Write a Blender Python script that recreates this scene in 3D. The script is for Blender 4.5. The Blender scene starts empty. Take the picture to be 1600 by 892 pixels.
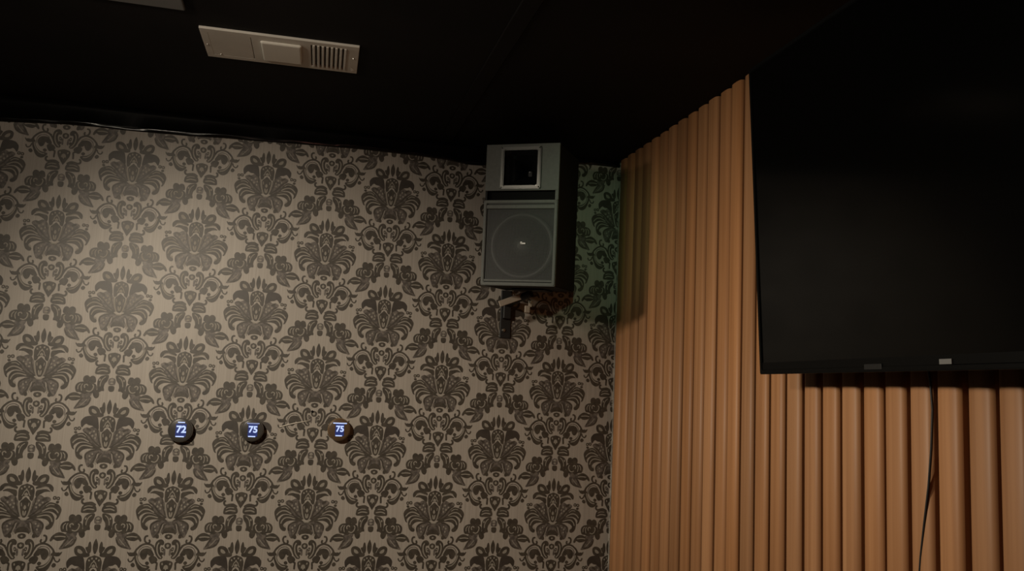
# Dark lounge corner: damask wallpaper, oak slats, loudspeaker, television, vent and thermostats
MOTIF = [
('P','d','',0,[(-170,-99),(-130,-249),(-132,-411),(-188,-488),(-255,-389),(-296,-290),(-230,-260),(-209,-151)]),
('C','d','',0,[(0,0),(-58,-151),(-70,-314),(-26,-465),(33,-486)]),
('P','d','',0,[(-185,-575),(-334,-594),(-464,-559),(-574,-523),(-630,-404),(-623,-286),(-529,-231),(-400,-260),(-309,-351),(-260,-457),(-161,-500)]),
('P','l','',0,[(-531,-333),(-436,-369),(-374,-454),(-422,-480),(-480,-465),(-528,-420)]),
('P','d','',0,[(-453,-417),(-416,-416),(-398,-462),(-448,-471)]),
('P','s','S',0,[(-799,-946),(-832,-780),(-795,-685),(-704,-601),(-525,-568),(-379,-589),(-320,-678),(-274,-969),(-332,-984),(-461,-888),(-583,-865),(-668,-821),(-738,-871)]),
('P','d','L',0,[(-785,-782),(-794,-649),(-683,-546),(-535,-549),(-408,-588),(-286,-640),(-288,-705),(-408,-690),(-558,-644),(-674,-682),(-723,-742)]),
('P','d','L',0,[(-711,-781),(-583,-710),(-420,-731),(-295,-774),(-296,-953),(-410,-874),(-533,-799),(-632,-782)]),
('S','l','L',21,[(-674,-676),(-559,-636),(-408,-684),(-299,-715)]),
('C','d','',0,[(13,-541),(-78,-571),(-169,-608),(-213,-677),(-238,-799),(-210,-1074),(-131,-1051),(-93,-956),(-18,-920)]),
('P','l','',0,[(-174,-683),(-137,-675),(-126,-721),(-163,-729)]),
('P','l','',0,[(-86,-619),(-48,-617),(-44,-664),(-81,-666)]),
('S','l','',21,[(11,-733),(-57,-786),(-86,-871),(-126,-940)]),
('C','l','',0,[(-3,-690),(-25,-724),(4,-764)]),
('C','l','',0,[(-2,-825),(-53,-880),(-30,-927),(3,-905)]),
('C','d','',0,[(-13,-973),(-92,-1063),(-154,-1132),(-147,-1260),(-103,-1476),(-49,-1608),(22,-1629)]),
('C','l','',0,[(1,-1228),(-32,-1283),(-33,-1336),(6,-1375)]),
('C','d','',0,[(1,-1268),(-13,-1309),(6,-1342)]),
('P','l','',0,[(-54,-1431),(-24,-1423),(-4,-1557),(-36,-1551)]),
('P','l','',0,[(-124,-1175),(-107,-1158),(-97,-1258),(-113,-1258)]),
('P','m','',0,[(-750,-1025),(-648,-958),(-552,-978),(-434,-914),(-309,-963),(-223,-1128),(-181,-1361),(-124,-1610),(-237,-1547),(-368,-1494),(-486,-1411),(-577,-1280),(-619,-1181),(-713,-1111)]),
('S','d','',41,[(-706,-1094),(-548,-1205),(-412,-1368),(-256,-1514),(-138,-1594)]),
('S','d','',31,[(-312,-970),(-295,-1130),(-245,-1313),(-170,-1528)]),
('P','d','',0,[(-639,-981),(-560,-992),(-492,-1043),(-543,-1065),(-610,-1027)]),
('P','l','',0,[(-555,-1132),(-520,-1111),(-497,-1150),(-532,-1172)]),
('P','l','',0,[(-471,-1216),(-430,-1188),(-407,-1234),(-442,-1262)]),
('P','l','',0,[(-430,-1068),(-396,-1040),(-372,-1086),(-407,-1114)]),
('P','l','',0,[(-370,-1287),(-335,-1266),(-318,-1312),(-353,-1333)]),
('P','l','',0,[(-351,-1166),(-322,-1151),(-304,-1198),(-334,-1212)]),
('S','l','',28,[(-207,-1101),(-185,-1261),(-139,-1460),(-87,-1609)]),
('P','d','',0,[(-1031,-1636),(-1093,-1456),(-1099,-1340),(-1019,-1221),(-900,-1167),(-748,-1138),(-627,-1221),(-515,-1398),(-399,-1495),(-162,-1611),(-261,-1624),(-461,-1497),(-656,-1422),(-826,-1434),(-951,-1511),(-999,-1592),(-970,-1684)]),
('S','l','',31,[(-1029,-1480),(-955,-1385),(-838,-1321),(-690,-1337),(-524,-1432)]),
('S','l','',21,[(-895,-1217),(-757,-1199),(-634,-1275)]),
('P','d','',0,[(-878,-1914),(-918,-1766),(-909,-1616),(-799,-1480),(-620,-1468),(-426,-1536),(-224,-1613),(-83,-1706),(-320,-1653),(-540,-1646),(-679,-1683),(-775,-1772),(-779,-1852),(-692,-1916),(-702,-1996),(-789,-1998)]),
('S','l','',31,[(-869,-1765),(-820,-1640),(-720,-1558),(-580,-1553),(-388,-1601)]),
('P','l','',0,[(-765,-1811),(-713,-1830),(-696,-1883),(-740,-1877)]),
('P','m','',0,[(-602,-2006),(-622,-1907),(-592,-1800),(-471,-1710),(-289,-1652),(-103,-1700),(-224,-1803),(-260,-1937),(-302,-2072),(-386,-2226),(-439,-2261),(-510,-2236),(-565,-2121)]),
('S','d','',41,[(-590,-2006),(-588,-1840),(-452,-1736),(-270,-1685)]),
('S','d','',34,[(-472,-2242),(-380,-2133),(-310,-1999),(-270,-1838),(-185,-1749)]),
('P','l','',0,[(-490,-1887),(-454,-1869),(-437,-1916),(-473,-1930)]),
('P','l','',0,[(-466,-1996),(-424,-1982),(-413,-2028),(-449,-2042)]),
('P','l','',0,[(-404,-1815),(-368,-1801),(-357,-1847),(-393,-1855)]),
('P','d','',0,[(-409,-2250),(-386,-2173),(-331,-2159),(-316,-2248),(-356,-2279)]),
('C','m','',0,[(-14,-1707),(-140,-1728),(-186,-1802),(-214,-1930),(-253,-2064),(-194,-2129),(-94,-2033),(-3,-2004)]),
('C','d','',0,[(-4,-1924),(-117,-1954),(-194,-2036),(-207,-2149),(-143,-2108),(0,-2091)]),
('S','d','',31,[(-193,-1979),(-167,-1868),(-102,-1800)]),
('S','l','',24,[(-256,-1981),(-281,-2098),(-261,-2170)]),
('S','l','',28,[(23,-1703),(-52,-1705),(-107,-1660)]),
('C','d','',0,[(-8,-2137),(-93,-2166),(-118,-2227),(-74,-2285),(6,-2304)]),
('C','l','',0,[(-3,-2191),(-37,-2225),(1,-2257)]),
('P','d','',0,[(-1026,-974),(-954,-952),(-933,-1031),(-1005,-1054)]),
('P','l','',0,[(-996,-990),(-966,-986),(-959,-1019),(-990,-1023)]),
('P','d','',0,[(-917,-951),(-837,-941),(-822,-1021),(-895,-1037)]),
('P','l','',0,[(-886,-973),(-856,-968),(-849,-1002),(-880,-1006)]),
('P','d','',0,[(-1012,-1104),(-952,-1085),(-922,-1138),(-982,-1160)]),
('S','d','',52,[(-643,-2200),(-722,-2215),(-750,-2301),(-715,-2400),(-630,-2444),(-580,-2390),(-606,-2318)]),
('S','d','',41,[(-630,-2444),(-525,-2501),(-435,-2532)]),
('S','d','',52,[(-1201,-2765),(-1053,-2769),(-968,-2636),(-819,-2501),(-654,-2458),(-499,-2514),(-397,-2657),(-324,-2827),(-211,-2957)]),
('P','d','',0,[(-1260,-2724),(-1168,-2784),(-1047,-2762),(-983,-2676),(-993,-2817),(-1098,-2862),(-1199,-2838)]),
('S','d','',38,[(-1034,-2893),(-1066,-2992),(-1140,-3046),(-1199,-3008),(-1212,-2943)]),
('P','d','',0,[(-1112,-3137),(-1050,-3084),(-988,-3155),(-1024,-3214),(-1081,-3202)]),
('P','d','',0,[(-1014,-2785),(-941,-2783),(-920,-2924),(-857,-3054),(-736,-3151),(-559,-3187),(-529,-3239),(-630,-3339),(-751,-3361),(-877,-3277),(-963,-3095),(-1017,-2932)]),
('S','l','',28,[(-959,-2840),(-934,-2964),(-865,-3094),(-743,-3203),(-604,-3234)]),
('P','d','',0,[(-857,-2815),(-816,-2679),(-699,-2617),(-535,-2640),(-450,-2751),(-422,-2843),(-551,-2845),(-618,-2800),(-672,-2933),(-767,-2967)]),
('P','d','',0,[(-562,-2924),(-457,-2856),(-340,-2907),(-293,-3005),(-396,-3092),(-489,-3094)]),
('P','d','',0,[(-663,-3077),(-605,-3043),(-551,-3089),(-582,-3148),(-639,-3136)]),
('S','m','',24,[(-887,-2881),(-888,-2700),(-795,-2583),(-628,-2556),(-495,-2643)]),
('P','d','',0,[(-390,-2723),(-392,-2465),(-311,-2344),(-201,-2322),(-130,-2403),(-146,-2493),(-227,-2495),(-254,-2595),(-204,-2786),(-136,-2897),(-192,-2957),(-300,-2873)]),
('S','l','',31,[(-279,-2416),(-330,-2524),(-318,-2705),(-261,-2836),(-177,-2924)]),
('P','d','',0,[(-198,-2594),(-143,-2586),(-122,-2671),(-169,-2699)]),
('P','l','',0,[(-177,-2620),(-152,-2619),(-148,-2659),(-167,-2659)]),
('P','d','',0,[(-201,-2752),(-152,-2738),(-127,-2804),(-168,-2825)]),
('P','m','',0,[(-117,-2652),(-74,-2644),(-63,-2816),(-99,-2836)]),
('C','d','',0,[(-19,-2424),(-81,-2458),(-99,-2525),(-67,-2597),(-5,-2623)]),
('C','l','',0,[(-17,-2470),(-43,-2524),(-9,-2576)]),
('C','d','',0,[(-19,-3007),(-122,-3035),(-197,-3089),(-175,-3247),(-91,-3397),(17,-3547)]),
('C','l','',0,[(-10,-3152),(-56,-3192),(-72,-3285),(-34,-3284),(3,-3343)]),
('P','l','',0,[(-146,-3101),(-117,-3088),(-104,-3147),(-135,-3154)]),
('S','d','',52,[(-367,-3072),(-297,-3091),(-302,-3216),(-304,-3321)]),
('S','d','',58,[(-492,-3304),(-544,-3338),(-549,-3410),(-488,-3462),(-361,-3434),(-237,-3432),(-117,-3509)]),
('P','d','',0,[(-539,-3744),(-546,-3646),(-516,-3547),(-395,-3461),(-241,-3452),(-120,-3542),(-87,-3680),(-149,-3740),(-241,-3754),(-395,-3755)]),
('S','l','',31,[(-489,-3685),(-346,-3630),(-146,-3654)]),
('S','l','',21,[(-475,-3580),(-357,-3532),(-201,-3543)]),
('P','d','',0,[(-429,-4265),(-449,-4070),(-432,-3939),(-351,-3827),(-177,-3773),(-118,-3805),(-152,-3956),(-227,-4068),(-251,-4198),(-231,-4270),(-341,-4277)]),
('S','l','',24,[(-202,-3832),(-293,-3911),(-348,-4036),(-359,-4167)]),
('P','l','',0,[(-407,-3939),(-374,-3906),(-356,-3958),(-390,-3984)]),
('C','m','',0,[(-18,-3869),(-100,-3923),(-95,-4086),(-6,-4105)]),
('C','l','',0,[(-15,-3895),(-60,-3942),(-9,-3987)]),
('C','l','',0,[(-10,-4013),(-50,-4046),(-6,-4079)]),
('C','d','',0,[(-9,-4138),(-82,-4158),(-82,-4276),(-40,-4321),(7,-4327)]),
('P','d','',0,[(-864,-4041),(-900,-3927),(-861,-3839),(-777,-3818),(-703,-3876),(-681,-3974),(-728,-4053)]),
('P','d','',0,[(-675,-4033),(-701,-3902),(-647,-3830),(-566,-3836),(-522,-3907),(-520,-4038)]),
('P','d','',0,[(-1124,-4238),(-1099,-4127),(-1009,-4055),(-865,-4034),(-716,-4046),(-515,-4090),(-463,-4233),(-487,-4363),(-570,-4390),(-731,-4378),(-810,-4436),(-975,-4379),(-1080,-4367)]),
('S','l','',28,[(-824,-4242),(-846,-4151),(-777,-4112),(-735,-4163)]),
('S','l','',28,[(-779,-4319),(-672,-4351),(-587,-4286),(-556,-4168),(-599,-4110)]),
('S','l','',24,[(-1039,-4295),(-1039,-4179),(-968,-4094)]),
('S','l','',24,[(-917,-4346),(-945,-4204),(-907,-4093)]),
('P','d','',0,[(-557,-4396),(-522,-4318),(-424,-4317),(-371,-4408),(-384,-4519),(-459,-4564),(-528,-4500)]),
('P','d','',0,[(-453,-4330),(-389,-4232),(-278,-4231),(-228,-4303),(-307,-4310),(-388,-4362)]),
('P','m','',0,[(599,-4356),(758,-4388),(919,-4426),(979,-4518),(936,-4591),(774,-4545),(646,-4520)]),
('P','d','',0,[(910,-4518),(1014,-4432),(1175,-4402),(1338,-4510),(1408,-4648),(1373,-4681),(1303,-4609),(1195,-4662),(1035,-4643),(936,-4591)]),
('S','l','',28,[(931,-4545),(1086,-4524),(1278,-4543)]),
('P','m','',0,[(603,-4592),(677,-4513),(841,-4519),(955,-4656),(1061,-4846),(1102,-4938),(974,-4918),(807,-4879),(672,-4782)]),
('S','d','',38,[(630,-4612),(690,-4765),(820,-4853),(998,-4905)]),
('S','d','',31,[(863,-4558),(954,-4715),(1058,-4879)]),
('S','l','',21,[(717,-4601),(807,-4716),(929,-4840)]),
]
import bpy, bmesh, math, random
from mathutils import Vector, Matrix
from mathutils.geometry import tessellate_polygon
C = bpy.context.scene.collection
random.seed(7)
PI = math.pi

# ------------------------------------------------------------------ materials
def mat(name, col, rough=0.6, metal=0.0, spec=0.5, emit=None, es=0.0):
    m = bpy.data.materials.new(name); m.use_nodes = True
    b = m.node_tree.nodes['Principled BSDF']
    b.inputs['Base Color'].default_value = (*col, 1)
    b.inputs['Roughness'].default_value = rough
    b.inputs['Metallic'].default_value = metal
    b.inputs['Specular IOR Level'].default_value = spec
    if emit:
        b.inputs['Emission Color'].default_value = (*emit, 1)
        b.inputs['Emission Strength'].default_value = es
    return m

def noisy(m, c1, c2, scale=(1, 1, 1), nscale=5.0, detail=4.0, lo=0.35, hi=0.65, bump=0.0, attr=None, rough=None):
    """procedural colour variation from object coordinates"""
    nt = m.node_tree; N = nt.nodes; b = N['Principled BSDF']
    tc = N.new('ShaderNodeTexCoord'); mp = N.new('ShaderNodeMapping')
    mp.inputs['Scale'].default_value = scale
    nt.links.new(tc.outputs['Object'], mp.inputs['Vector'])
    no = N.new('ShaderNodeTexNoise'); no.inputs['Scale'].default_value = nscale; no.inputs['Detail'].default_value = detail
    nt.links.new(mp.outputs[0], no.inputs['Vector'])
    r = N.new('ShaderNodeValToRGB')
    r.color_ramp.elements[0].position = lo; r.color_ramp.elements[0].color = (*c1, 1)
    r.color_ramp.elements[1].position = hi; r.color_ramp.elements[1].color = (*c2, 1)
    nt.links.new(no.outputs['Fac'], r.inputs['Fac'])
    out = r.outputs['Color']
    if attr:
        at = N.new('ShaderNodeAttribute'); at.attribute_name = attr
        mx = N.new('ShaderNodeMix'); mx.data_type = 'RGBA'; mx.blend_type = 'MULTIPLY'; mx.inputs['Factor'].default_value = 1
        nt.links.new(out, mx.inputs['A']); nt.links.new(at.outputs['Color'], mx.inputs['B'])
        out = mx.outputs['Result']
    nt.links.new(out, b.inputs['Base Color'])
    if bump:
        bp = N.new('ShaderNodeBump'); bp.inputs['Strength'].default_value = bump; bp.inputs['Distance'].default_value = 0.002
        nt.links.new(no.outputs['Fac'], bp.inputs['Height']); nt.links.new(bp.outputs[0], b.inputs['Normal'])
    return m

M = {}
M['paper'] = noisy(mat('wallpaper_ground', (.3, .25, .2), .5, spec=.5), (.268, .238, .207), (.348, .31, .273), (260, 1, 2.2), 1.0, 3, .3, .7)
M['ink'] = noisy(mat('wallpaper_ink', (.05, .04, .03), .48, spec=.5), (.036, .029, .022), (.060, .049, .037), (1, 1, 1), 60, 3)
M['inkmid'] = noisy(mat('wallpaper_ink_soft', (.08, .065, .055), .48, spec=.5), (.062, .052, .046), (.135, .114, .098), (1, 1, 1), 90, 4, .4, .62)
M['inksolid'] = noisy(mat('wallpaper_ink_solid', (.04, .03, .025), .48, spec=.5), (.034, .027, .022), (.045, .036, .029), (1, 1, 1), 40, 2)
M['inklight'] = mat('wallpaper_ground_line', (.24, .215, .182), .55, spec=.4)
M['wood'] = noisy(mat('oak_slat', (.4, .22, .1), .5, spec=.35), (.31, .142, .058), (.43, .213, .096), (14, 26, .55), 2.2, 6, .3, .72, .08, 'tone')
M['backing'] = mat('dark_backing', (.012, .008, .006), .9)
M['ceil'] = noisy(mat('black_ceiling', (.012, .011, .011), .75, spec=.15), (.0032, .0026, .0025), (.0075, .0058, .0056), (1, 1, 1), 2.5, 3)
M['trim'] = mat('black_gloss_trim', (.003, .003, .003), .2, spec=.55)
M['floor'] = noisy(mat('floor', (.06, .045, .035), .5), (.16, .12, .085), (.26, .2, .14), (1, 8, 1), 3)
M['dwall'] = noisy(mat('dark_wall', (.05, .042, .036), .8), (.045, .038, .032), (.06, .05, .043), (1, 1, 1), 4)
M['cab'] = noisy(mat('speaker_cabinet_black', (.012, .012, .012), .7, spec=.3), (.003, .003, .003), (.005, .005, .0048), (1, 1, 1), 120)
M['spk'] = noisy(mat('speaker_grey_plastic', (.1, .105, .098), .55, spec=.3), (.078, .083, .076), (.09, .095, .087), (1, 1, 1), 80)
M['grille'] = mat('grille_wire', (.042, .045, .042), .5, spec=.4)
M['cone'] = mat('woofer_cone', (.014, .015, .014), .6)
M['surround'] = mat('woofer_surround', (.026, .028, .0265), .5)
M['black'] = mat('black_void', (.004, .004, .004), .8, spec=.1)
M['gloss'] = mat('gloss_black', (.006, .006, .006), .15, spec=.5)
M['chrome'] = mat('chrome', (.11, .11, .105), .24, metal=1)
M['steel'] = mat('dull_steel', (.34, .29, .235), .5, metal=.3)
M['bolt'] = mat('bright_bolt', (.5, .49, .45), .3, metal=1)
M['glint_bar'] = mat('glint_bar_metal', (.22, .22, .21), .42, metal=1)
M['bracket'] = mat('bracket_black', (.006, .006, .006), .5)
M['vent'] = noisy(mat('vent_plastic', (.44, .4, .35), .5), (.60, .565, .51), (.68, .64, .58), (1, 1, 1), 9)
M['lens'] = mat('vent_lens', (.80, .77, .70), .35)
M['ventdark'] = mat('vent_slot', (.05, .045, .04), .8)
M['sticker'] = mat('white_sticker', (.85, .83, .8), .6)
M['tv'] = mat('tv_plastic', (.0018, .0018, .0017), .4, spec=.1)
M['screen'] = mat('tv_screen', (.0012, .0012, .0011), .14, spec=.2)
M['badge'] = mat('tv_badge', (.17, .17, .165), .4)
M['logo'] = mat('tv_logo', (.005, .005, .0048), .4)
M['thermo'] = mat('thermostat_grey', (.095, .09, .083), .4, spec=.5)
M['thermo_b'] = mat('thermostat_bronze', (.15, .095, .05), .4, spec=.5)
M['glass'] = mat('thermostat_glass', (.05, .046, .042), .25, spec=.5)
M['glass_b'] = mat('thermostat_bronze_glass', (.085, .052, .028), .3, spec=.5)
M['lcd'] = mat('lcd_blue', (.02, .03, .1), .3, emit=(.05, .10, .6), es=.16)
M['digit'] = mat('lcd_digit', (.3, .4, .9), .3, emit=(.55, .68, 1.0), es=.75)
M['dim'] = mat('lcd_dim_bar', (.2, .25, .5), .3, emit=(.4, .5, .9), es=.28)
M['cable'] = mat('cable_black', (.01, .009, .008), .5)
M['thread'] = mat('pale_thread', (.7, .64, .55), .6)
M['panel'] = mat('grey_panel', (.1, .1, .1), .4)
M['bead'] = noisy(mat('corner_bead', (.3, .28, .24), .6), (.16, .14, .12), (.42, .38, .33), (1, 1, 60), .4, 3)

# ------------------------------------------------------------------ mesh helpers
def link(name, bm, m, parent=None, smooth=False):
    me = bpy.data.meshes.new(name); bm.to_mesh(me); bm.free()
    for k in (m if isinstance(m, (list, tuple)) else [m]): me.materials.append(k)
    if smooth:
        for p in me.polygons: p.use_smooth = True
    o = bpy.data.objects.new(name, me); C.objects.link(o)
    if parent: o.parent = parent
    return o

def thing(name, label, cat, mw=None, group=None):
    o = bpy.data.objects.new(name, None); C.objects.link(o); o.empty_display_size = .05
    if mw is not None: o.matrix_world = mw
    return tag(o, label, cat, group)

def tag(o, label, cat, group=None):
    o['label'] = label; o['category'] = cat
    if group: o['group'] = group
    return o

def struct(o):
    o['kind'] = 'structure'; return o

def box(bm, lo, hi, bevel=0.0, seg=2, mi=0):
    r = bmesh.ops.create_cube(bm, size=1)
    vs = r['verts']
    for v in vs:
        for i in range(3):
            v.co[i] = lo[i] if v.co[i] < 0 else hi[i]
    fs = set(f for v in vs for f in v.link_faces)
    if bevel:
        es = list(set(e for v in vs for e in v.link_edges))
        rr = bmesh.ops.bevel(bm, geom=es, offset=bevel, segments=seg, affect='EDGES', profile=.5)
        fs |= set(rr['faces'])
    for f in fs:
        if f.is_valid: f.material_index = mi
    return vs

def cyl(bm, c, axis, r1, r2, depth, n=24, mi=0):
    """cone/cylinder centred at c along axis"""
    q = Vector((0, 0, 1)).rotation_difference(Vector(axis).normalized()).to_matrix().to_4x4()
    r = bmesh.ops.create_cone(bm, cap_ends=True, segments=n, radius1=r1, radius2=r2, depth=depth, matrix=Matrix.Translation(c) @ q)
    for f in set(f for v in r['verts'] for f in v.link_faces): f.material_index = mi

def lathe(bm, prof, axis='y', n=48, c=(0, 0, 0)):
    """revolve (radius, height) pairs about the local y axis; height along y"""
    rings = []
    for r, h in prof:
        ring = []
        for k in range(n):
            t = 2 * PI * k / n
            ring.append(bm.verts.new((c[0] + r * math.cos(t), c[1] + h, c[2] + r * math.sin(t))))
        rings.append(ring)
    for a, b in zip(rings, rings[1:]):
        for k in range(n):
            bm.faces.new((a[k], a[(k + 1) % n], b[(k + 1) % n], b[k]))
    for ring in (rings[0], rings[-1]):
        if ring is not None:
            try: bm.faces.new(ring)
            except Exception: pass
    bmesh.ops.recalc_face_normals(bm, faces=bm.faces[:])

def tube(bm, pts, r, n=8):
    pts = [Vector(p) for p in pts]
    rings = []
    for i, p in enumerate(pts):
        d = (pts[min(i + 1, len(pts) - 1)] - pts[max(i - 1, 0)]).normalized()
        s = d.cross(Vector((0, 0, 1)) if abs(d.z) < .9 else Vector((0, 1, 0))).normalized(); t = d.cross(s)
        rings.append([bm.verts.new(p + r * (math.cos(2 * PI * k / n) * s + math.sin(2 * PI * k / n) * t)) for k in range(n)])
    for a, b in zip(rings, rings[1:]):
        for k in range(n): bm.faces.new((a[k], a[(k + 1) % n], b[(k + 1) % n], b[k]))
    bm.faces.new(rings[0]); bm.faces.new(rings[-1][::-1])
    bmesh.ops.recalc_face_normals(bm, faces=bm.faces[:])

def frame_rect(bm, x0, x1, z0, z1, w, y0, y1, bevel=0.0):
    """rectangular picture-frame moulding in the xz plane, w wide, from y0 to y1"""
    o = [(x0, z0), (x1, z0), (x1, z1), (x0, z1)]; i = [(x0 + w, z0 + w), (x1 - w, z0 + w), (x1 - w, z1 - w), (x0 + w, z1 - w)]
    V = {}
    for nm, pts in (('o', o), ('i', i)):
        for ny, y in (('a', y0), ('b', y1)):
            V[nm + ny] = [bm.verts.new((p[0], y, p[1])) for p in pts]
    for k in range(4):
        j = (k + 1) % 4
        bm.faces.new((V['oa'][k], V['oa'][j], V['ia'][j], V['ia'][k]))
        bm.faces.new((V['ob'][k], V['ib'][k], V['ib'][j], V['ob'][j]))
        bm.faces.new((V['oa'][k], V['ob'][k], V['ob'][j], V['oa'][j]))
        bm.faces.new((V['ia'][k], V['ia'][j], V['ib'][j], V['ib'][k]))
    bmesh.ops.recalc_face_normals(bm, faces=bm.faces[:])
    if bevel:
        bmesh.ops.bevel(bm, geom=[e for e in bm.edges], offset=bevel, segments=2, affect='EDGES')

# ------------------------------------------------------------------ dimensions (metres)
XC = 2.032           # front of the oak slats = room corner seen from the camera
XB = 2.085           # backing behind the slats
ZC = 2.4926          # ceiling
XL, YB = -3.2, -5.2
PA, PB = .45277, .46          # wallpaper repeat
PX0, PZ0 = 0.0, 2.15856       # lattice origin on the wall (tip of a leafy medallion)

# ------------------------------------------------------------------ wallpaper wall
def catmull(pts, closed, n=3):
    out = []; L = len(pts)
    rng = range(L if closed else L - 1)
    for i in rng:
        p0 = pts[(i - 1) % L] if closed or i > 0 else pts[i]
        p1 = pts[i]; p2 = pts[(i + 1) % L]
        p3 = pts[(i + 2) % L] if closed or i + 2 < L else pts[(i + 1) % L]
        for k in range(n):
            t = k / n
            out.append(tuple(.5 * (2 * p1[a] + (p2[a] - p0[a]) * t + (2 * p0[a] - 5 * p1[a] + 4 * p2[a] - p3[a]) * t * t
                                   + (3 * p1[a] - p0[a] - 3 * p2[a] + p3[a]) * t ** 3) for a in (0, 1)))
    if not closed: out.append(tuple(pts[-1]))
    return out

LAYER = {'m': (1, .0002), 'd': (2, .0007), 's': (3, .00072), 'l': (4, .0012)}
def grow(poly, g):
    """offset a closed outline outwards by g"""
    n = len(poly); A = sum(poly[i][0] * poly[(i + 1) % n][1] - poly[(i + 1) % n][0] * poly[i][1] for i in range(n))
    sg = 1 if A > 0 else -1; out = []
    for i in range(n):
        a, b = poly[i - 1], poly[(i + 1) % n]
        dx, dz = b[0] - a[0], b[1] - a[1]; d = math.hypot(dx, dz) or 1
        out.append((poly[i][0] + sg * dz / d * g, poly[i][1] - sg * dx / d * g))
    return out
GROW = {'m': .0009, 'd': .0007, 's': .0010, 'l': .0003}
def motif_tris(var):
    """pieces of one damask motif: (material index, depth, outline, faces)"""
    res = []
    def addpoly(poly, ly, k):
        poly = grow(poly, GROW[ly])
        res.append((LAYER[ly][0], LAYER[ly][1] + k * 4e-6, poly, tessellate_polygon([[Vector((x, z, 0)) for x, z in poly]])))
    for k, (kind, ly, v, w, pts) in enumerate(MOTIF):
        if v and v != var: continue
        P = [(x * 1e-4, z * 1e-4) for x, z in pts]
        if kind == 'C':
            P[0] = (0, P[0][1]); P[-1] = (0, P[-1][1])
            half = catmull(P, False, 4)
            addpoly(half + [(-x, z) for x, z in reversed(half[1:-1])], ly, k)
        elif kind == 'S':
            c = catmull(P, False, 4); hw = w * 1e-4 / 2 * (1.3 if ly == 'l' else 1.15); Lf = []; Rt = []
            for i, q in enumerate(c):
                a = c[max(i - 1, 0)]; b = c[min(i + 1, len(c) - 1)]
                dx, dz = b[0] - a[0], b[1] - a[1]; d = math.hypot(dx, dz) or 1
                f = hw * (1 if 0 < i < len(c) - 1 else .45)
                Lf.append((q[0] - dz / d * f, q[1] + dx / d * f)); Rt.append((q[0] + dz / d * f, q[1] - dx / d * f))
            n = len(c)
            fs = [(i, i + 1, n + i + 1, n + i) for i in range(n - 1)]
            for sgn in (1, -1):
                res.append((LAYER[ly][0], LAYER[ly][1] + k * 4e-6 + (sgn > 0) * 2e-6, [(sgn * x, z) for x, z in Lf + Rt], fs))
        else:
            poly = catmull(P, True, 3)
            for sgn in (1, -1): addpoly([(sgn * x, z) for x, z in poly], ly, k + (.5 if sgn > 0 else 0))
    return res

def build_wall():
    bm = bmesh.new()
    box(bm, (XL, 0, 0), (XB + .1, .1, ZC + .05), mi=0)
    MT = {'L': motif_tris('L'), 'S': motif_tris('S')}
    pat = bmesh.new()
    for i in range(-7, 6):
        for j in range(-1, 6):
            for var, off in (('L', 0), ('S', .5)):
                cx = PX0 + (i + off) * PA; cz = PZ0 - (j + (off if off == 0 else -.5)) * PB
                if cx < XL + .2 or cx > XC + .3 or cz < .2 or cz > ZC + .5: continue
                for mi, dy, poly, tri in MT[var]:
                    vs = [pat.verts.new((cx + x, -dy, cz + z)) for x, z in poly]
                    for t in tri:
                        try: f = pat.faces.new([vs[k] for k in t])
                        except ValueError: continue
                        f.material_index = mi
    for co, no in (((XC + .03, 0, 0), (1, 0, 0)), ((0, 0, ZC - .002), (0, 0, 1))):
        bmesh.ops.bisect_plane(pat, geom=pat.verts[:] + pat.edges[:] + pat.faces[:], plane_co=co, plane_no=no, clear_outer=True)
    for f in pat.faces:
        f.normal_update()
        if f.normal.y > 0: f.normal_flip()
    me = bpy.data.meshes.new('tmp'); pat.to_mesh(me); pat.free(); bm.from_mesh(me); bpy.data.meshes.remove(me)
    return struct(link('wall_front', bm, [M['paper'], M['inkmid'], M['ink'], M['inksolid'], M['inklight']]))
build_wall()

# ------------------------------------------------------------------ rest of the room shell
bm = bmesh.new(); box(bm, (XL - .1, YB - .1, -.1), (XB + .1, .1, 0)); struct(link('floor', bm, M['floor']))
bm = bmesh.new(); box(bm, (XL - .1, YB - .1, ZC), (XB + .1, 0, ZC + .1)); struct(link('ceiling', bm, M['ceil']))
bm = bmesh.new(); box(bm, (XL - .1, YB, 0), (XL, 0, ZC)); struct(link('wall_left', bm, M['dwall']))
bm = bmesh.new(); box(bm, (XL, YB - .1, 0), (XB, YB, ZC)); struct(link('wall_back', bm, M['dwall']))
bm = bmesh.new(); box(bm, (XB, YB, 0), (XB + .1, 0, ZC)); wall_r = struct(link('wall_right', bm, M['backing']))

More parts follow.
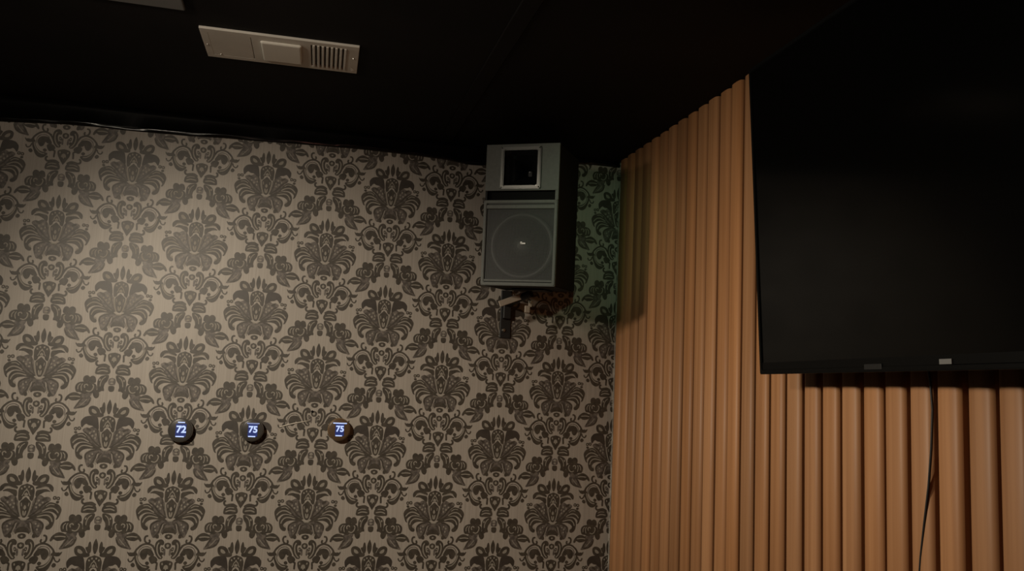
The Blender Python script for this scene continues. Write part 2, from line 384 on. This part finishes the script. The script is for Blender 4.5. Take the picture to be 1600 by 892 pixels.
# oak slats: convex-fronted boards, one mesh of cladding, a wood tone per board
PITCH, SW, Y0 = .0764, .0620, -.019
bm = bmesh.new(); col = bm.loops.layers.float_color.new('tone')
prof = []
for k in range(13):
    u = -1 + 2 * k / 12
    prof.append((SW / 2 * u, .0100 * (1 - abs(u) ** 3.6) ** .55 if abs(u) < 1 else 0))
k = 0
rs = random.Random(3)
while Y0 - k * PITCH - SW > YB:
    yc = Y0 - k * PITCH - SW / 2
    t = .80 + .34 * rs.random(); warm = rs.uniform(-.06, .06)
    t = t if k % 5 else t * 1.06
    tone = (t, t * (1 + warm * .6), t * (1 + warm * 1.6), 1)
    jx = rs.uniform(-.0022, .0022)
    pts = [(XB, SW / 2), (XC + .0100 + jx, SW / 2)] + [(XC + .0100 - h + jx, -y) for y, h in prof][1:-1] + [(XC + .0100 + jx, -SW / 2), (XB, -SW / 2)]
    lo = [bm.verts.new((x, yc + y, 0.0)) for x, y in pts]; hi = [bm.verts.new((x, yc + y, ZC - .001)) for x, y in pts]
    fs = [bm.faces.new((lo[i], lo[i + 1], hi[i + 1], hi[i])) for i in range(len(pts) - 1)]
    fs += [bm.faces.new(hi), bm.faces.new(lo[::-1])]
    for f in fs:
        for l in f.loops: l[col] = tone
        f.smooth = False
    for f in fs[1:-3]: f.smooth = True
    k += 1
bmesh.ops.recalc_face_normals(bm, faces=bm.faces[:])
link('slat_cladding', bm, M['wood'], wall_r)

# pale bead in the corner between wallpaper and slats
bm = bmesh.new(); box(bm, (2.038, -.006, 0), (2.06, 0, 2.40)); struct(link('trim_1', bm, M['bead']))

# black gloss strip rolled over the top of the wallpaper
TZ = [(-3.2, 2.36), (-.3, 2.387), (-.21, 2.392), (-.01, 2.406), (.1, 2.409), (.2, 2.408), (.41, 2.412), (.52, 2.418), (.63, 2.420), (.8, 2.426), (1.0, 2.431), (1.2, 2.430),
      (1.34, 2.426), (1.42, 2.416), (1.48, 2.419), (1.6, 2.452), (1.75, 2.466), (1.93, 2.470), (2.03, 2.470)]
def tz(x):
    for (a, za), (b, zb) in zip(TZ, TZ[1:]):
        if a <= x <= b:
            t = (x - a) / (b - a); return za + (zb - za) * t
    return TZ[-1][1]
bm = bmesh.new(); rows = []
n = 260
for i in range(n + 1):
    x = -3.19 + (XC + .005 + 3.19) * i / n
    z0 = tz(x); H = ZC - .0005 - z0
    wob = .5 + .5 * math.sin(x * 19 + 1.3) * math.sin(x * 7.3 + .4)
    b = .0035 * max(0, min(1, (wob - .35) * 3)) + .0008 * math.sin(x * 53)
    q = min(.0125, H * .4)
    sec = [(0.0, z0), (-.0035, z0 + .0006), (-.0045, z0 + q * .45), (-.0045 - b * .7, z0 + q * .7), (-.0045 - b, z0 + q), (-.0045 - b * .5, z0 + q + .0022), (-.0040, z0 + q + .0040), (-.0042, z0 + H * .75), (-.0048, ZC - .0005)]
    rows.append([bm.verts.new((x, y - .0008, z)) for y, z in sec] + [bm.verts.new((x, -.0008, ZC - .0005))])
for a, b in zip(rows, rows[1:]):
    for k in range(len(a)):
        j = (k + 1) % len(a)
        bm.faces.new((a[k], b[k], b[j], a[j]))
bm.faces.new(rows[0][::-1]); bm.faces.new(rows[-1])
bmesh.ops.recalc_face_normals(bm, faces=bm.faces[:])
struct(link('trim_2', bm, M['trim'], smooth=True))

# low ridge across the black ceiling
bm = bmesh.new(); box(bm, (1.295, YB, ZC - .003), (1.345, -.02, ZC), .0025); struct(link('trim_3', bm, M['ceil']))

# ------------------------------------------------------------------ ceiling vent (fan, light and grille in one plate)
ang = math.atan2(-.015, .425)
VZ = ZC + .0065
vt = thing('ceiling_vent', 'long beige vent plate with light lens and grille on the black ceiling', 'vent',
           Matrix.Translation((.7272, -.7485, VZ)) @ Matrix.Rotation(ang * .8, 4, 'Z'))
hw, hd = .2135, .104
def fixed(name, m, lo, hi, bev, parent=vt, seg=2):
    bm = bmesh.new(); box(bm, lo, hi, bev, seg); return link(name, bm, m, parent)
# plate with a shallow recess at the left end
bm = bmesh.new()
xs = [-hw, -.196, -.078, .078, .182, hw]
box(bm, (-hw, -hd, -.014), (hw, -hd + .024, -.0066), .001)
box(bm, (-hw, hd - .022, -.014), (hw, hd, -.0066), .001)
box(bm, (-hw, -hd + .022, -.014), (-.194, hd - .02, -.0066), .0005)
box(bm, (-.080, -hd + .022, -.014), (.080, hd - .02, -.0066), .001)
box(bm, (.180, -hd + .022, -.014), (hw, hd - .02, -.0066), .001)
link('vent_plate', bm, M['vent'], vt)
fixed('blank_cover', M['vent'], (-.195, -hd + .021, -.0136), (-.082, hd - .019, -.007), .0008)
fixed('light_lens', M['lens'], (-.056, -.072, -.022), (.056, .066, -.0135), .006, seg=3)
fixed('grille_backing', M['ventdark'], (.0795, -hd + .021, -.0075), (.1805, hd - .019, -.0066), 0)
for k in range(8):
    bm = bmesh.new()
    x = .0865 + k * .0125
    vs = box(bm, (x - .003, -hd + .023, -.016), (x + .003, hd - .021, -.0074), .001)
    for v in bm.verts: v.co.x += (-.010 - v.co.z) * .5
    link('grille_bar', bm, M['vent'], vt)
for x, y in ((-.2035, .008), (-.174, .074), (.2, -.016)):
    bm = bmesh.new(); cyl(bm, (x, y, -.0145), (0, 0, 1), .0028, .0036, .003, 12)
    link('screw', bm, M['bolt'], vt)
bm = bmesh.new()
a = [bm.verts.new(v) for v in ((.194, .052, -.0142), (.206, .075, -.0142), (.196, .086, -.0142))]
b = [bm.verts.new(v.co + Vector((0, 0, -.0006))) for v in a]
bm.faces.new(a); bm.faces.new(b[::-1])
for i in range(3): bm.faces.new((a[i], a[(i + 1) % 3], b[(i + 1) % 3], b[i]))
bmesh.ops.recalc_face_normals(bm, faces=bm.faces[:]); link('sticker', bm, M['sticker'], vt)

# grey panel whose far edge shows at the top of the view
bm = bmesh.new(); box(bm, (-.02, -1.28, ZC - .012), (.49, -.957, ZC), .003)
tag(link('ceiling_panel', bm, M['panel']), 'dark grey panel on the black ceiling cut off at the top left edge', 'ceiling panel')

# ------------------------------------------------------------------ speaker
SX, SY, SZ, YAW, TILT, ROLL = 1.5441, -.36, 2.1646, -.5508, .0578, .0161
smw = Matrix.Translation((SX, SY, SZ)) @ Matrix.Rotation(YAW, 4, 'Z') @ Matrix.Rotation(TILT, 4, 'X') @ Matrix.Rotation(ROLL, 4, 'Y')
sp = thing('loudspeaker', 'black loudspeaker with square chrome framed horn above a round woofer on wall bracket', 'speaker', smw)
w2, h2, dp = .1335, .2475, .275
bm = bmesh.new()
r = bmesh.ops.create_cube(bm, size=1)
for v in r['verts']:
    v.co = Vector((w2 * (1 if v.co.x > 0 else -1), (dp if v.co.y > 0 else .006), h2 * (1 if v.co.z > 0 else -1)))
bm.normal_update()
ff = min(bm.faces, key=lambda f: f.calc_center_median().y)
bmesh.ops.inset_region(bm, faces=[ff], thickness=.010)
ex = bmesh.ops.extrude_discrete_faces(bm, faces=[ff])
for v in ex['faces'][0].verts: v.co.y += .16
bmesh.ops.bevel(bm, geom=[e for e in bm.edges if all(abs(abs(v.co.x) - w2) < 1e-5 for v in e.verts) and abs(e.verts[0].co.z - e.verts[1].co.z) < 1e-5 and abs(e.verts[0].co.x-e.verts[1].co.x)<1e-5], offset=.004, segments=2, affect='EDGES')
bmesh.ops.recalc_face_normals(bm, faces=bm.faces[:])
link('cabinet', bm, M['cab'], sp)
# upper plate round the horn
HX, HZ0, HZ1, HW = -.0045, .089, .2365, .0725
bm = bmesh.new()
box(bm, (-w2, 0, .0835), (HX - HW, .012, h2), .0015); box(bm, (HX + HW, 0, .0835), (w2, .012, h2), .0015)
box(bm, (HX - HW - .0015, 0, HZ1), (HX + HW + .0015, .012, h2), .0015); box(bm, (HX - HW - .0015, 0, .0835), (HX + HW + .0015, .012, HZ0 + .001), .0015)
box(bm, (w2 - .012, .0, .05), (w2, .012, .0845), .0015)
link('horn_plate', bm, M['spk'], sp)
bm = bmesh.new(); frame_rect(bm, HX - HW, HX + HW, HZ0, HZ1, .012, -.008, .010, .003)
link('horn_frame', bm, M['chrome'], sp)['label'] = 'shiny chrome square frame'
# flared throat
bm = bmesh.new()
rects = []
for t in range(7):
    u = t / 6; f = (1 - u) ** 1.7 * .85 + .15
    zc = (HZ0 + HZ1) / 2
    rects.append([bm.verts.new((HX + sx * (HW - .011) * f, .004 + .11 * u, zc + sz * ((HZ1 - HZ0) / 2 - .011) * f)) for sx, sz in ((-1, -1), (1, -1), (1, 1), (-1, 1))])
for a, b in zip(rects, rects[1:]):
    for k in range(4): bm.faces.new((a[k], a[(k + 1) % 4], b[(k + 1) % 4], b[k]))
bm.faces.new(rects[-1])
link('horn_throat', bm, M['gloss'], sp)
bm = bmesh.new(); box(bm, (-w2 + .006, .02, .0505), (w2 - .012, .03, .0835)); link('port_slot', bm, M['black'], sp)
# lower grille frame
GZ0, GZ1 = -h2, .0495
bm = bmesh.new(); frame_rect(bm, -w2, w2, GZ0, GZ1, .011, -.006, .012, .002); link('grille_frame', bm, M['spk'], sp)
for z0_, z1_ in ((GZ1 - .030, GZ1 - .0155), (GZ0 + .0135, GZ0 + .0215)):
    bm = bmesh.new(); box(bm, (-w2 + .010, -.004, z0_), (w2 - .010, .004, z1_), .002); link('grille_rail', bm, M['spk'], sp)
WX, WZ = .0035, -.107
bm = bmesh.new()      # baffle with woofer hole
box(bm, (-w2 + .009, .034, GZ0 + .009), (w2 - .009, .040, GZ1 - .005)); link('baffle', bm, M['cab'], sp)
bm = bmesh.new(); lathe(bm, [(.119, .034), (.119, .022), (.112, .016), (.104, .016), (.098, .024), (.094, .033), (.09, .0335)], n=64, c=(WX, 0, WZ)); link('woofer_surround', bm, M['surround'], sp, True)
bm = bmesh.new(); lathe(bm, [(.094, .0255), (.075, .027), (.05, .0295), (.036, .033), (.03, .0335)], n=64, c=(WX, 0, WZ)); link('woofer_cone', bm, M['cone'], sp, True)
bm = bmesh.new(); lathe(bm, [(.037, .0325), (.034, .026), (.026, .020), (.014, .016), (.004, .0148)], n=48, c=(WX, 0, WZ)); link('dust_cap', bm, M['surround'], sp, True)
bm = bmesh.new()      # woven wire front
p = .0042; x = -w2 + .011
while x < w2 - .010:
    box(bm, (x - .0006, .0005, GZ0 + .010), (x + .0006, .0015, GZ1 - .010)); x += p
z = GZ0 + .011
while z < GZ1 - .010:
    box(bm, (-w2 + .010, .0013, z - .0006), (w2 - .010, .0023, z + .0006)); z += p
link('wire_grille', bm, M['grille'], sp)
bm = bmesh.new(); box(bm, (WX + .002, -.0025, WZ + .003), (WX + .020, .0012, WZ + .009), .0008); box(bm, (WX + .001, -.0025, WZ + .004), (WX + .008, .0012, WZ + .0125), .0008)  # small metal bars modelled to stand in for a glint on the dust cap
link('glint_bar', bm, M['glint_bar'], sp)['label'] = 'small bright metal bar in place of the dust cap glint'

# wall bracket under the speaker
br = thing('speaker_wall_mount', 'black metal wall bracket with bolts holding the loudspeaker from below', 'bracket', Matrix.Translation((1.593, 0, 1.85)))
bm = bmesh.new(); box(bm, (-.021, -.008, -.093), (.021, -.0006, .09), .002); link('wall_plate', bm, M['bracket'], br)
bm = bmesh.new(); box(bm, (-.013, -.168, .028), (.013, -.006, .056), .003)
box(bm, (-.015, -.03, -.02), (.015, -.006, .052), .003)
link('arm', bm, M['bracket'], br)
bot = smw @ Vector((0, .17, -h2))          # under the cabinet
bm = bmesh.new()
pts = [Vector((0, -.14, .04)), Vector((bot.x - 1.593, bot.y, bot.z - 1.85 - .016))]
tube(bm, [pts[0], pts[0].lerp(pts[1], .5), pts[1]], .013, 14)
link('swivel_post', bm, M['bracket'], br)
bm = bmesh.new(); box(bm, (-.06, .12, -h2 - .006), (.06, .24, -h2 - .0006), .001)
for v in bm.verts: v.co = (smw @ v.co) - Vector((1.593, 0, 1.85))
link('cradle_plate', bm, M['bracket'], br)
bm = bmesh.new()
A, B = Vector((-.0659, -.172, .0185)), Vector((.0497, -.172, .0663))
d = (B - A).normalized(); n_ = Vector((0, -1, 0)); u_ = d.cross(n_)
box(bm, (0, -.004, -.011), ((B - A).length, .004, .011), .002)
R3 = Matrix((d, -n_, Vector((-d.z, 0, d.x)))).transposed()
for v in bm.verts: v.co = A + R3 @ v.co
link('tilt_bar', bm, M['steel'], br)['label'] = 'pale steel tilt bar'
bm = bmesh.new()
box(bm, (.030, -.1738, -.006), (.050, -.168, .020), .002); box(bm, (.044, -.1738, .016), (.056, -.168, .040), .001); link('lug', bm, M['steel'], br)
for c in ((-.0065, -.0105, -.063), (.0511, -.181, .0335)):
    bm = bmesh.new(); cyl(bm, c, (0, -1, 0), .0085, .0065, .006, 6); cyl(bm, (c[0], c[1] - .003, c[2]), (0, -1, 0), .0045, .0035, .006, 12)
    link('bolt', bm, M['bolt'], br)
bm = bmesh.new(); cyl(bm, (.0511, -.170, .0335), (0, 1, 0), .006, .006, .02, 10); link('bolt_shank', bm, M['bracket'], br)

# ------------------------------------------------------------------ television on the slat wall
# local frame: x along the wall away from the corner, y out of the back, z up
TBX, TTX, TZ0, TZ1 = 1.930, 1.890, 1.623, 2.392
tilt = math.atan2(TBX - TTX, TZ1 - TZ0)
ex_ = Vector((0, -1, 0)); ez_ = Vector((-math.sin(tilt), 0, math.cos(tilt))); ey_ = Vector((math.cos(tilt), 0, math.sin(tilt)))
tmw = Matrix((ex_, ey_, ez_)).transposed().to_4x4(); tmw.translation = Vector((TBX, -1.297, TZ0))
tv = thing('television', 'large black flat television mounted on the oak slats with its screen off', 'television', tmw)
TW, TH = 1.38, (TZ1 - TZ0) / math.cos(tilt)
bm = bmesh.new(); frame_rect(bm, 0, TW, 0, TH, .011, 0, .022, .0015)
box(bm, (.01, .0015, .009), (TW - .01, .012, .028))
link('bezel', bm, M['tv'], tv)
bm = bmesh.new(); box(bm, (.0105, .003, .027), (TW - .0105, .006, TH - .0105)); link('screen', bm, M['screen'], tv)
bm = bmesh.new(); box(bm, (.006, .020, .006), (TW - .006, .034, TH - .006), .004); box(bm, (.16, .032, .06), (TW - .16, .052, TH - .25), .008); link('back_shell', bm, M['tv'], tv)
bm = bmesh.new(); box(bm, (.615, -.0012, .011), (.645, .003, .0205), .0005); link('sticker', bm, M['badge'], tv)['label'] = 'small pale grey sticker on lower bezel'
bm = bmesh.new(); box(bm, (.405, -.001, .005), (.458, .003, .016), .0005); link('logo_plate', bm, M['logo'], tv)
for x in (.45, .92):
    bm = bmesh.new(); box(bm, (x, .050, .22), (x + .05, .062, .56), .002); link('mount_rail', bm, M['bracket'], tv)
for p_ in ((.45, .055, .25), (.92, .055, .25), (.45, .055, .53), (.92, .055, .53)):
    q = tmw @ Vector(p_)
    loc = tmw.inverted() @ Vector((XC + .004, q.y, q.z))
    bm = bmesh.new(); tube(bm, [Vector((p_[0] + .025, p_[1], p_[2])), Vector((p_[0] + .025, loc.y, loc.z))], .012, 10)
    link('mount_arm', bm, M['bracket'], tv)

# cable hanging from the television
bm = bmesh.new()
cp = [(2.012, -1.768, 1.66), (2.020, -1.7692, 1.606), (2.022, -1.7717, 1.5545), (2.022, -1.7666, 1.481), (2.023, -1.7563, 1.4072), (2.023, -1.7424, 1.3328), (2.024, -1.7305, 1.2705), (2.024, -1.722, 1.2), (2.024, -1.70, 1.08), (2.024, -1.69, .95), (2.024, -1.69, .5), (2.024, -1.69, .02)]
cs = []
for i in range(len(cp) - 1):
    for k in range(3):
        t = k / 3; cs.append(tuple(cp[i][a] + (cp[i + 1][a] - cp[i][a]) * t for a in range(3)))
cs.append(cp[-1])
tube(bm, [(x + .0068, y - .001, z) for x, y, z in cs], .0024, 8)
tag(link('cable', bm, M['cable'], smooth=True), 'thin dark cable hanging below the television down the oak slats', 'cable')

# ------------------------------------------------------------------ thermostats
def strip(parent, name, m, x, z, w, h, y):
    bm = bmesh.new(); box(bm, (x - w / 2, y - .0006, z - h / 2), (x + w / 2, y, z + h / 2)); return link(name, bm, m, parent)
def thermostat(x, z, r, txt, label, bronze, top, dig, botw, topz=.025, topm='digit'):
    t = thing('thermostat', label, 'thermostat', Matrix.Translation((x, 0, z)), 'round thermostats on the wallpaper')
    bm = bmesh.new(); lathe(bm, [(r * .8, -.0006), (r * .86, -.004), (r * .9, -.012), (r * .985, -.016), (r, -.022), (r * .985, -.027), (r * .95, -.0295), (r * .9, -.030)], n=56)
    link('body', bm, M['thermo_b' if bronze else 'thermo'], t, True)
    bm = bmesh.new(); lathe(bm, [(r * .93, -.029), (r * .92, -.0305), (r * .86, -.0312), (r * .1, -.0316)], n=56)
    link('glass_face', bm, M['glass_b' if bronze else 'glass'], t, True)
    strip(t, 'screen', M['lcd'], .002, 0.0, dig * .95, .044, -.0317)
    strip(t, 'top_bar', M[topm], .002, topz, top, .0035, -.0324)
    strip(t, 'bottom_bar', M['digit'], 0, -.0215, botw, .0038, -.0324)
    cu = bpy.data.curves.new('digits', 'FONT'); cu.body = txt; cu.size = .036; cu.align_x = 'CENTER'; cu.align_y = 'CENTER'; cu.extrude = .0003; cu.offset = .0012
    tmp = bpy.data.objects.new('tmp', cu); C.objects.link(tmp); bpy.context.view_layer.update()
    me = bpy.data.meshes.new_from_object(tmp.evaluated_get(bpy.context.evaluated_depsgraph_get())); bpy.data.objects.remove(tmp)
    me.materials.clear(); me.materials.append(M['digit']); o = bpy.data.objects.new('digits', me); C.objects.link(o)
    o.parent = t; o.matrix_local = Matrix.Translation((.003, -.0326, .002)) @ Matrix.Rotation(PI / 2, 4, 'X') @ Matrix.Scale(dig / .040, 4)
    return t
thermostat(.4632, 1.3755, .0415, '72', 'round grey thermostat reading 72, leftmost of the three on the wallpaper', False, .023, .036, .027, .0265)
thermostat(.699, 1.383, .0395, '75', 'round grey thermostat reading 75, middle of the three on the wallpaper', False, .042, .034, .024, .0235, 'dim')
thermostat(.996, 1.395, .0405, '75', 'round bronze thermostat reading 75, rightmost of the three on the wallpaper', True, .048, .032, .023, .0225)

# pale thread and screw hole beside the bronze thermostat
bm = bmesh.new(); tube(bm, [(.7903, -.002, 1.3959), (.815, -.004, 1.404), (.84, -.003, 1.4111), (.8925, -.002, 1.422)], .0016, 6)
tag(link('thread', bm, M['thread'], smooth=True), 'thin pale thread stuck on the wallpaper left of the bronze thermostat', 'thread')
bm = bmesh.new(); cyl(bm, (.8992, -.002, 1.454), (0, -1, 0), .0045, .004, .003, 12)
tag(link('screw_plug', bm, M['black']), 'tiny dark plug in the wallpaper above the pale thread', 'plug')

# ------------------------------------------------------------------ light
def lamp(kind, name, loc, energy, col, size=.05, target=None, **kw):
    l = bpy.data.lights.new(name, kind); l.energy = energy; l.color = col
    if hasattr(l, 'shadow_soft_size'): l.shadow_soft_size = size
    for k_, v_ in kw.items(): setattr(l, k_, v_)
    o = bpy.data.objects.new(name, l); C.objects.link(o); o.location = loc
    if target is not None:
        o.rotation_euler = (Vector(target) - Vector(loc)).to_track_quat('-Z', 'Y').to_euler()
    return o
WARM = (1, .88, .70)
lamp('POINT', 'ceiling_lamp', (-.02, -1.95, 2.24), 21, WARM, .05)
lamp('SPOT', 'wall_washer_lamp', (-.08, -1.95, 2.24), 130, WARM, .05, (.7, 0, 1.3), spot_size=math.radians(66), spot_blend=1)
lamp('SPOT', 'slat_washer_lamp', (-.8, -1.15, 2.35), 180, WARM, .09, (2.03, -1.3, 1.1), spot_size=math.radians(72), spot_blend=1)
lamp('SPOT', 'green_party_lamp', (1.05, -2.6, 2.25), 34, (.6, 1, .62), .03, (1.93, 0, 2.14), spot_size=math.radians(18), spot_blend=1)
lamp('POINT', 'red_party_lamp', (.9, -3.5, 2.2), 2.5, (1, .35, .25), .05)

wd = bpy.data.worlds.new('World'); bpy.context.scene.world = wd; wd.use_nodes = True
wd.node_tree.nodes['Background'].inputs['Color'].default_value = (0, 0, 0, 1)

# ------------------------------------------------------------------ camera
cam = bpy.data.cameras.new('camera'); co = bpy.data.objects.new('camera', cam); C.objects.link(co)
R = [[0.9692480001708271, -0.24208902966732346, 0.04417256931157578], [0.0723811505491204, 0.10889361640488956, -0.9914147211694257], [0.2352005170275732, 0.9641239972228668, 0.12306760243444942]]
mw = Matrix((R[0], [-v for v in R[1]], [-v for v in R[2]])).transposed().to_4x4()
mw.translation = Vector((0.82736437, -3.22299797, 1.55))
co.matrix_world = mw
cam.sensor_width = 36; cam.lens = 1358.39281 / 1600 * 36; cam.clip_start = .02
sc = bpy.context.scene; sc.camera = co
sc.view_settings.view_transform = 'Standard'; sc.view_settings.look = 'None'; sc.view_settings.exposure = 0; sc.view_settings.gamma = 1; sc.view_settings.use_curve_mapping = False
